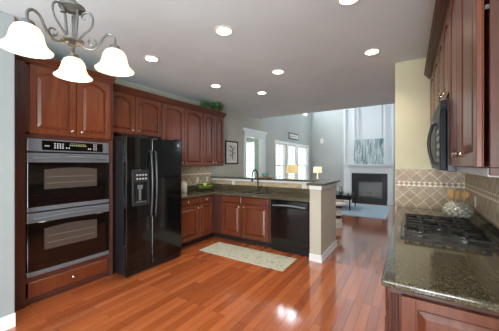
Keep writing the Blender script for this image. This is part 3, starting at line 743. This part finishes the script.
bm = B(); prism(bm, [(-.118, RF), (XR-.003, RF), (XR-.003, 3.826), (-.145, 3.826)], .866, .903); obj('slab', bm, GRANITE, t, bev=.012, seg=4)
bm = B(); box(bm, XR-.023, XR-.003, RF, 3.826, .903, 1.004); obj('splash_strip', bm, GRANITE, t, bev=.002)
t = thing('gas_cooktop', 'black gas cooktop with iron grates set in right granite counter', 'cooktop', (.22, 2.66, .903))
KX0, KX1, KY0, KY1 = -.055, .49, 2.215, 3.055
bm = B(); box(bm, KX0, KX1, KY0, KY1, .9035, .912); obj('base_plate', bm, mat('cooktop_dark_steel', (112, 110, 100), .3, metal=.6), t, bev=.003)
bm = B(); box(bm, KX0-.006, KX1+.006, KY0-.012, KY0, .9035, .917); box(bm, KX0-.006, KX0, KY0, KY1, .9035, .914); obj('trim_strip', bm, BLACKS, t, bev=.002)
burn = [(.07, 2.40, .038), (.34, 2.40, .048), (.21, 2.66, .058), (.07, 2.92, .048), (.34, 2.92, .038)]
for x, y, r in burn:
    bm = B(); lathe(bm, [(r*1.25, 0), (r*1.25, .008), (r, .012), (r, .018)], x, y, .912, 20); b = obj('burner', bm, STEEL, t, smooth=True)
    bm = B(); lathe(bm, [(r*.9, 0), (r*.95, .006), (r*.7, .011), (.004, .012)], x, y, .930, 20); obj('burner_cap', bm, BLACKM, b, smooth=True)
def grate(y0, y1, centers):
    bm = B(); h = .952; r = .0075; x0, x1 = -.035, .455
    for y in (y0+.008, y1-.008): box(bm, x0, x1, y-r, y+r, h-.014, h)
    for x in (x0+.008, x0+.12, (x0+x1)/2, x1-.12, x1-.008): box(bm, x-r, x+r, y0, y1, h-.014, h)
    box(bm, x0, x1, (y0+y1)/2-r, (y0+y1)/2+r, h-.014, h)
    for (cx, cy) in centers:
        for k in range(8):
            a = PI/4*k; tube(bm, [(cx+.028*math.cos(a), cy+.028*math.sin(a), h+.003), (cx+.11*math.cos(a), cy+.11*math.sin(a), h+.004)], .0075, 6)
    for x in (x0+.01, x1-.01):
        for y in (y0+.01, y1-.01): box(bm, x-.009, x+.009, y-.009, y+.009, .912, h-.01)
    obj('grate', bm, BLACKM, t)
grate(2.228, 2.535, [(.07, 2.40), (.34, 2.40)]); grate(2.54, 2.78, [(.21, 2.66)]); grate(2.785, 3.045, [(.07, 2.92), (.34, 2.92)])
for k in range(5):
    bm = B(); lathe(bm, [(.019, 0), (.018, .016), (.014, .02), (.003, .021)], .468, 2.46+k*.1, .9125, 14); obj('control_knob', bm, BLACKS, t, smooth=True)
# utensil jar
jx, jy = .402, 3.19
t = thing('utensil_jar', 'round silver quilted jar of wooden utensils in the cooktop corner', 'jar', (jx, jy, .903))
bm = B(); rings = []; SEG = 72; H = 30
prof = []
for i in range(H+1):
    a = -PI/2*.82 + (PI/2*.82+PI/2*.72)*i/H; prof.append((.126*math.cos(a), .088+.1*math.sin(a)))
zmin = prof[0][1]
for i, (r, h) in enumerate(prof):
    ring = []
    for k in range(SEG):
        s = .013*(1-abs(math.sin((i+k)*PI/6)*math.sin((i-k)*PI/6)))
        rr = r-s; an = 2*PI*k/SEG; ring.append(bm.verts.new((jx+rr*math.cos(an), jy+rr*math.sin(an), .904+h-zmin)))
    rings.append(ring)
ht = prof[-1][1]-zmin
rings.append([bm.verts.new((jx+.045*math.cos(2*PI*k/SEG), jy+.045*math.sin(2*PI*k/SEG), .904+ht-.01)) for k in range(SEG)])
rings.append([bm.verts.new((jx+.045*math.cos(2*PI*k/SEG), jy+.045*math.sin(2*PI*k/SEG), .93)) for k in range(SEG)])
loops(bm, rings); obj('body', bm, SILVER, t, smooth=False)
def utensil(nm, label, base, top, kind):
    t = thing(nm, label, 'utensil', base); b, p = Vector(base), Vector(top); d = (p-b).normalized()
    bm = B(); q = b+(p-b)*.68; tube(bm, [b, q], .006, 8); obj('handle', bm, OAK, t, smooth=True)
    s = d.cross(Vector((.6, .8, 0))).normalized(); bm = B()
    s = Vector((.84, -.54, 0)); s = (s-d*s.dot(d)).normalized(); n = d.cross(s)
    L = (p-q).length
    if kind == 'flat': ol = [(-.008, 0), (-.022, .2), (-.034, 1), (.034, 1.04), (.022, .2), (.008, 0)]
    else: ol = [(-.008, 0)] + [(-.031*math.sin(PI*(.12+.82*i/8)), .15+.9*(i/8)) for i in range(9)] + [(.031*math.sin(PI*(.12+.82*(8-i)/8)), .15+.9*((8-i)/8)) for i in range(9)] + [(.008, 0)]
    a = [bm.verts.new(q+s*u+d*L*v-n*.004) for u, v in ol]; c = [bm.verts.new(q+s*u+d*L*v+n*.004) for u, v in ol]
    loops(bm, [a, c]); obj('head', bm, OAK, t, bev=.002)
utensil('wooden_spatula', 'flat wooden spatula standing in the silver jar, leaning left', (jx-.005, jy, .935), (jx-.065, jy+.02, 1.205), 'flat')
utensil('wooden_spoon', 'rounded wooden spoon standing in the silver jar, leaning right', (jx+.015, jy-.01, .935), (jx+.055, jy-.035, 1.20), 'spoon')
utensil('wooden_spatula', 'wooden turner upright between spatula and spoon in silver jar', (jx, jy+.02, .935), (jx-.015, jy+.025, 1.19), 'flat')

# ------------------------------------------------------------------ right wall cabinets, microwave
VX = .236
def rcab(label, y0, y1, z0, z1, doors, light=False):
    t = thing('wall_cabinet', label, 'cabinet', (.4, (y0+y1)/2, z0), 'cherry wall cabinets on the right wall')
    bm = B(); zz = z0+.026 if z0 < 1.5 else z0
    box(bm, VX+.014, XR-.010, y0+.001, y1-.001, zz, z1)
    if z0 < 1.5: box(bm, VX+.014, XR-.010, y0+.001, y0+.019, z0-.003, zz); box(bm, VX+.014, XR-.010, y1-.019, y1-.001, z0-.003, zz)
    obj('carcass', bm, CHERRYD, t, bev=.002, seg=1)
    for a, b, k in doors:
        d = door(t, right(VX), a, b, z0+.028, z1-.012, .05, None); knob(d, right(VX), k, z0+.085, .02)
    if light is True:
        for zz in (2.05, 2.40):
            bm = B(); box(bm, VX+.001, VX+.013, y0+.004, y0+.009, zz-.008, zz+.008); lathe(bm, [(.004, 0), (.004, .005)], VX+.007, y0+.001, zz, 10, 'y')
            obj('hinge', bm, PEWTER, t)
    return t
rcab('nearest right wall cabinet with two tall arched cherry doors', 1.262, 2.05, 1.423, 2.499, [(1.27, 1.655, 1.615), (1.665, 2.04, 1.705)], True)
rcab('short cherry wall cabinet directly above the black microwave', 2.052, 2.81, 1.90, 2.499, [(2.06, 2.425, 2.385), (2.435, 2.80, 2.475)])
rcab('far right wall cabinet between microwave and cream wall', 2.812, 3.83, 1.423, 2.499, [(2.825, 3.315, 3.27), (3.325, 3.81, 3.37)])
bm = B()
for (e, z0, z1) in CPROF: box(bm, VX-.022-e, XR-.002, 1.24-e, 3.826, z0, z1)
tag(obj('crown_moulding', bm, CHERRYD, None), 'stepped dark crown moulding along the top of right wall cabinets', 'moulding')
t = thing('under_cabinet_light', 'slim grey under cabinet light bar below the nearest right wall cabinet', 'light', (.36, 1.65, 1.40))
bm = B(); box(bm, VX+.012, .42, 1.285, 2.025, 1.413, 1.448); obj('housing', bm, mat('grey_light_housing', (176, 178, 180), .4), t, bev=.003)
bm = B(); box(bm, VX+.05, .39, 1.32, 2.0, 1.409, 1.413); obj('lens', bm, WHITEP, t)
t = thing('microwave', 'black over the range microwave with bowed handle above the cooktop', 'microwave', (.36, 2.43, 1.41))
MX = .165
bm = B(); box(bm, MX+.04, XR-.012, 2.06, 2.80, 1.412, 1.895); obj('body', bm, BLACKS, t, bev=.004)
bm = B(); box(bm, MX, MX+.038, 2.27, 2.80, 1.42, 1.82); d = obj('door', bm, MWAVE, t, bev=.008)
bm = B(); box(bm, MX-.002, MX, 2.36, 2.66, 1.50, 1.78); obj('window', bm, MWAVE, d)
bm = B(); pts = [(MX, 2.30, 1.755), (MX-.018, 2.30, 1.755)] + [(MX-.022-.024*math.sin(PI*i/12), 2.30, 1.75-.28*i/12) for i in range(13)] + [(MX-.018, 2.30, 1.465), (MX, 2.30, 1.465)]
tube(bm, pts, .011, 10); obj('handle', bm, BLACKS, d, smooth=True)
bm = B(); box(bm, MX, MX+.038, 2.06, 2.265, 1.42, 1.82); cpn = obj('control_panel', bm, MWAVE, t, bev=.006)
for i in range(3):
    for j in range(5): button(MX-.0015, MX, 2.09+i*.055, 2.13+i*.055, 1.47+j*.05, 1.5+j*.05, HANDLE, cpn)
bm = B()
for k in range(6): box(bm, MX+.005, MX+.04, 2.08, 2.78, 1.826+k*.01, 1.831+k*.01)
obj('vent_grille', bm, BLACKS, t)

# ------------------------------------------------------------------ recessed ceiling lamps
bm = B(); lathe(bm, [(.095, -.006), (.095, .0), (.07, .0), (.07, -.004), (.088, -.008)], 0, 0, 0, 28, cap=False)
ring0 = None
cans = [(-1.57, 1.98, 'large recessed ceiling light at upper center, between chandelier and cooktop side'), (-.38, 3.30, 'recessed ceiling light nearest the cream cooktop wall'), (-2.76, 2.01, 'recessed ceiling light in front of the refrigerator'), (-1.61, 3.285, 'recessed ceiling light above the dishwasher end of the rug'), (-2.80, 3.307, 'recessed ceiling light nearest the wall cabinets with ivy'), (-2.345, 4.10, 'recessed ceiling light above the sink faucet'), (-.41, 2.13, 'recessed ceiling light at the top edge of the picture, before the cooktop')]
bm.free(); base = None
for i, (x, y, l) in enumerate(cans):
    if base is None:
        base = thing('recessed_light', l, 'ceiling light', (x, y, ZC), 'recessed lights in the kitchen ceiling')
        bm = B(); lathe(bm, [(.098, -.001), (.098, -.006), (.078, -.009), (.072, -.004), (.072, -.001)], x, y, ZC, 28); obj('trim_ring', bm, WHITEP, base, smooth=True)
        bm = B(); lathe(bm, [(.071, -.007), (.05, -.010), (.004, -.011)], x, y, ZC, 28); obj('lamp', bm, CANGLOW, base, smooth=True)
    else: dup(base, (x, y, ZC), l)
    L = bpy.data.lights.new('recessed_lamp', 'SPOT'); L.energy = 30; L.color = (1, .90, .76); L.spot_size = math.radians(130); L.spot_blend = .8; L.shadow_soft_size = .06
    o = bpy.data.objects.new('recessed_lamp', L); C.objects.link(o); o.location = (x, y, ZC-.03)

# ------------------------------------------------------------------ chandelier
cx, cy = -1.384, .563
t = thing('chandelier', 'three arm pewter scroll chandelier with lit frosted bell shades, upper left', 'chandelier', (cx, cy, 2.0))
ZB = 2.06
bm = B(); lathe(bm, [(.004, -.03), (.02, -.02), (.012, -.008), (.05, -.004), (.05, .004), (.02, .012)], cx, cy, ZB, 20); obj('hub', bm, PEWTER, t, smooth=True)
bm = B(); lathe(bm, [(.03, -.01), (.055, 0), (.055, .012), (.03, .02), (.012, .05), (.012, .1)], cx, cy, 2.215, 20); obj('upper_ring', bm, PEWTER, t, smooth=True)
for k in range(3):
    bm = B(); a = math.radians(20+120*k); tube(bm, [(cx+.02*math.cos(a), cy+.02*math.sin(a), ZB), (cx+.032*math.cos(a), cy+.032*math.sin(a), 2.215)], .0065, 8); obj('rod', bm, PEWTER, t, smooth=True)
bm = B(); tube(bm, [(cx, cy, 2.3), (cx, cy, ZC-.03)], .008, 10); obj('stem', bm, PEWTER, t, smooth=True)
bm = B(); lathe(bm, [(.065, 0), (.065, -.012), (.03, -.035), (.01, -.045)], cx, cy, ZC-.001, 24); obj('canopy', bm, PEWTER, t, smooth=True)
def sm(pts, n=6):
    P = [Vector(p) for p in pts]; out = []
    for i in range(len(P)-1):
        a, b, c, d = P[max(i-1, 0)], P[i], P[i+1], P[min(i+2, len(P)-1)]
        for k in range(n):
            s = k/n; out.append(.5*((2*b)+(c-a)*s+(2*a-5*b+4*c-d)*s*s+(3*b-3*c+d-a)*s**3))
    return out+[P[-1]]
for a in (math.radians(-78), math.radians(50), math.radians(156)):
    R = .186; ca, sa = math.cos(a), math.sin(a)
    def P(r, z): return (cx+r*ca, cy+r*sa, z)
    bm = B()
    tube(bm, sm([P(.02, ZB), P(.05, 2.035), P(.085, 2.03), P(.115, 2.06), P(.14, 2.105), P(.165, 2.118), P(.185, 2.10), P(R, 2.06)]), .0062, 8)
    arm = obj('arm', bm, PEWTER, t, smooth=True)
    bm = B()
    sp = [P(.085, 2.03)] + [P(.083+.02*math.cos(q)*(1-q/11), 2.062+.02*math.sin(q)*(1-q/11)) for q in [-1.4+.5*k for k in range(14)]]
    tube(bm, sm(sp, 3), .0042, 6); obj('scroll', bm, PEWTER, arm, smooth=True); bm = B()
    tube(bm, sm([P(.028, ZB+.01), P(.05, 2.10), P(.082, 2.14), P(.088, 2.185), P(.07, 2.21), P(.046, 2.202), P(.042, 2.18), P(.055, 2.175)]), .005, 8)
    obj('scroll', bm, PEWTER, arm, smooth=True)
    bm = B(); lathe(bm, [(.010, .032), (.024, .024), (.031, .004), (.030, -.004)], cx+R*ca, cy+R*sa, 2.035, 18); obj('fitter', bm, PEWTER, arm, smooth=True)
    bm = B(); X, Y = cx+R*ca, cy+R*sa
    lathe(bm, [(.029, .006), (.044, -.004), (.054, -.024), (.059, -.05), (.067, -.072), (.082, -.088), (.090, -.095), (.087, -.098), (.080, -.090), (.063, -.073), (.055, -.05), (.050, -.026), (.041, -.008), (.026, .002)], X, Y, 2.035, 32, cap=False)
    obj('glass_shade', bm, SHADEGLASS, t, smooth=True)
    L = bpy.data.lights.new('chandelier_bulb', 'POINT'); L.energy = 3.2; L.color = (1, .86, .66); L.shadow_soft_size = .03
    o = bpy.data.objects.new('chandelier_bulb', L); C.objects.link(o); o.location = (X, Y, 1.965)

# ------------------------------------------------------------------ family room
t = thing('fireplace', 'white mantel fireplace with black gas insert on the far chimney wall', 'fireplace', (-1.3, 10.1, 0))
FY = 10.1
bm = B(); box(bm, -2.03, -.47, 9.94, CY-.026, 1.385, 1.42); box(bm, -2.0, -.5, 9.98, CY-.026, 1.35, 1.385); box(bm, -1.98, -.52, 10.02, CY-.026, 1.31, 1.35); obj('mantel_shelf', bm, WHITE, t, bev=.004)
bm = B(); box(bm, -1.96, -.52, FY-.03, CY-.002, 1.10, 1.31); box(bm, -1.82, -.68, FY-.045, FY-.03, 1.13, 1.27); obj('frieze', bm, WHITE, t, bev=.004)
for x0, x1 in ((-1.96, -1.86), (-.66, -.52)):
    bm = B(); box(bm, x0, x1, FY-.03, CY-.002, 0, 1.10); box(bm, x0-.012, x1+.012, FY-.045, FY, 0, .14); box(bm, x0-.008, x1+.008, FY-.04, FY, 1.1, 1.14); obj('pilaster', bm, WHITE, t, bev=.004)
bm = B(); box(bm, -1.86, -1.62, FY, CY-.002, 0, 1.10); box(bm, -.82, -.66, FY, CY-.002, 0, 1.10); box(bm, -1.62, -.82, FY, CY-.002, .79, 1.10); box(bm, -1.62, -.82, FY, CY-.002, 0, .2); sr = obj('surround', bm, GRILLE, t)
bm = B()
for k in range(4): box(bm, -1.6, -.84, FY-.012, FY, .84+k*.055, .87+k*.055)
obj('louver', bm, BLACKM, sr)
bm = B(); box(bm, -1.62, -.82, FY+.06, CY-.002, .2, .79); obj('firebox', bm, FIREGLASS, t)
for pts, r in (([(-1.5, FY+.03, .27), (-.95, FY+.03, .30)], .045), ([(-1.45, FY+.025, .33), (-1.2, FY+.03, .43), (-1.05, FY+.03, .36)], .035), ([(-1.35, FY+.03, .28), (-.98, FY+.02, .44)], .032)):
    bm = B(); tube(bm, pts, r*.6, 8); obj('log', bm, LOG, t, smooth=True)
bm = B(); 
for a in ((-1.62, -1.6, .2, .79), (-.84, -.82, .2, .79), (-1.6, -.84, .77, .79), (-1.6, -.84, .2, .22)): box(bm, a[0], a[1], FY-.01, FY+.01, a[2], a[3])
obj('door_frame', bm, PEWTER, t)
t = thing('canvas_art', 'unframed birch tree canvas leaning on the white mantel shelf', 'painting', (-1.27, 10.12, 1.42))
bm = B(); v = []
for x in (-1.775, -.775):
    for (y, z) in ((10.02, 1.421), (10.05, 1.421), (10.16, 2.36), (10.13, 2.36)): v.append(bm.verts.new((x, y, z)))
for f in ((0, 1, 2, 3), (4, 7, 6, 5), (0, 4, 5, 1), (1, 5, 6, 2), (2, 6, 7, 3), (3, 7, 4, 0)): bm.faces.new([v[i] for i in f])
obj('canvas', bm, ART, t)
bm = B(); box(bm, -3.0, -.52, 7.42, 9.75, .001, .014)
tag(obj('area_rug', bm, BLUERUG, None, .004), 'large pale blue area rug in front of the white fireplace', 'rug')
t = thing('coffee_table', 'black iron framed coffee table on the pale blue rug', 'coffee table', (-1.95, 8.6, .014))
bm = B(); tx0, tx1, ty0, ty1, tz = -2.75, -1.54, 8.16, 9.1, .47
for a in ((tx0, tx1, ty0, ty0+.035), (tx0, tx1, ty1-.035, ty1), (tx0, tx0+.035, ty0, ty1), (tx1-.035, tx1, ty0, ty1)): box(bm, a[0], a[1], a[2], a[3], tz-.14, tz)
obj('frame', bm, BLACKM, t)
bm = B(); box(bm, tx0+.036, tx1-.036, ty0+.036, ty1-.036, tz-.02, tz-.004); obj('table_top', bm, BLACK, t)
for x in (tx0, tx1-.035):
    for y in (ty0, ty1-.035):
        bm = B(); box(bm, x, x+.035, y, y+.035, .0145, tz-.14); obj('leg', bm, BLACKM, t)
bm = B(); lathe(bm, [(.06, 0), (.075, .03), (.075, .14), (.05, .21), (.045, .24), (.055, .25), (.05, .25), (.04, .235), (.045, .2), (.068, .14), (.06, .02), (.01, .015)], -1.90, 8.45, tz-.003, 20)
t = obj('glass_vase', bm, BLUEGLASS, None, smooth=True); tag(t, 'pale blue glass vase on the black coffee table', 'vase')
t = thing('flower_arrangement', 'low white flower arrangement at the coffee table corner', 'flowers', (-1.66, 8.40, tz))
bm = B(); lathe(bm, [(.04, 0), (.07, .04), (.075, .07), (.066, .07), (.03, .02)], -1.66, 8.40, tz+.001, 16); obj('bowl', bm, BLUEGLASS, t, smooth=True)
bm = B()
for k in range(16):
    a = k*2.4; r = .022*math.sqrt(k); dome(bm, -1.66+r*math.cos(a), 8.40+r*math.sin(a), tz+.11-.004*k, .03, .03, .025, 8, 5)
obj('blossom', bm, CERAMIC, t, smooth=True)
# white pedestal stool
sx, sy = -1.42, 5.98
t = thing('pedestal_stool', 'white turned pedestal stool with wooden bands just behind the end wall', 'stool', (sx, sy, 0))
bm = B(); lathe(bm, [(.05, .50), (.17, .505), (.185, .52), (.18, .545), (.12, .56), (.01, .565)], sx, sy, 0, 28); obj('seat', bm, CERAMIC, t, smooth=True)
bm = B(); lathe(bm, [(.06, .44), (.12, .45), (.12, .499), (.06, .499)], sx, sy, 0, 24); obj('wood_band', bm, CHERRYD, t)
bm = B(); lathe(bm, [(.05, .44), (.07, .40), (.10, .32), (.115, .28), (.05, .279)], sx, sy, 0, 24); obj('pedestal', bm, CERAMIC, t, smooth=True)
bm = B(); lathe(bm, [(.05, .20), (.095, .21), (.095, .27), (.05, .279)], sx, sy, 0, 24); obj('wood_band', bm, CHERRYD, t)
bm = B(); lathe(bm, [(.13, 0), (.125, .05), (.11, .12), (.10, .199), (.05, .20)], sx, sy, 0, 24); obj('pedestal_foot', bm, CERAMIC, t, smooth=True)
# lamps on end tables
def end_table(label, x, y, h):
    t = thing('end_table', label, 'table', (x, y, 0)); bm = B(); box(bm, x-.25, x+.25, y-.25, y+.25, h-.03, h); obj('table_top', bm, CHERRYD, t, bev=.004)
    for a in (-1, 1):
        for b in (-1, 1): bm = B(); box(bm, x+a*.22-.02, x+a*.22+.02, y+b*.22-.02, y+b*.22+.02, 0, h-.03); obj('leg', bm, CHERRYD, t)
def lamp(label, x, y, z, sh0, sh1, r0, r1, sm_, pw, colr, basem):
    t = thing('table_lamp', label, 'lamp', (x, y, z))
    bm = B(); lathe(bm, [(.07, 0), (.07, .015), (.03, .03), (.05, .09), (.055, .14), (.03, .2), (.015, .24), (.012, sh0-z+.02)], x, y, z+.001, 20); obj('base', bm, basem, t, smooth=True)
    bm = B(); lathe(bm, [(r0, sh0), (r1, sh1), (r1-.004, sh1), (r0-.004, sh0)], x, y, 0, 28, cap=False)
    rr = obj('lamp_shade', bm, sm_, t, smooth=True)
    bm = B()
    for k in range(3): a = 2*PI*k/3; tube(bm, [(x, y, sh1-.03), (x+(r1-.004)*math.cos(a), y+(r1-.004)*math.sin(a), sh1-.01)], .003, 5)
    tube(bm, [(x, y, sh0), (x, y, sh1-.03)], .006, 6); obj('harp', bm, PEWTER, t)
    L = bpy.data.lights.new('table_lamp_bulb', 'POINT'); L.energy = pw; L.color = colr; L.shadow_soft_size = .05
    o = bpy.data.objects.new('table_lamp_bulb', L); C.objects.link(o); o.location = (x, y, (sh0+sh1)/2)
end_table('dark end table by the first family room window, under the yellow lamp', -3.4, 7.95, .68)
end_table('dark end table in the far family room corner under the cream lamp', -3.12, 10.02, .68)
lamp('table lamp with glowing yellow drum shade by the family room windows', -3.36, 7.93, .68, 1.14, 1.43, .205, .165, LAMPY, 9, (1, .78, .42), BLUEGLASS)
lamp('table lamp with glowing cream drum shade in the far corner', -3.12, 9.95, .68, 1.09, 1.32, .17, .16, LAMPO, 9, (1, .8, .5), CERAMIC)
t = thing('wall_plaque', 'small white plaque in a dark frame above the family room windows', 'sign', (XW, 9.2, 2.5))
bm = B(); y0, y1, z0, z1 = 8.75, 9.70, 2.39, 2.64
box(bm, XW, XW+.02, y0, y1, z0, z1); obj('frame', bm, GRILLE, t, bev=.003)
bm = B(); box(bm, XW+.02, XW+.024, y0+.05, y1-.05, z0+.045, z1-.045); obj('face', bm, WHITEP, t)
bm = B()
for k in range(9):
    y = y0+.13+k*.078; hh = (.03, .045, .025, .05, .03, .03, .045, .03, .025)[k]; tube(bm, [(XW+.025, y, 2.49), (XW+.025, y+.02, 2.49+hh), (XW+.025, y+.045, 2.492)], .006, 5)
obj('script_line', bm, GRILLE, t)
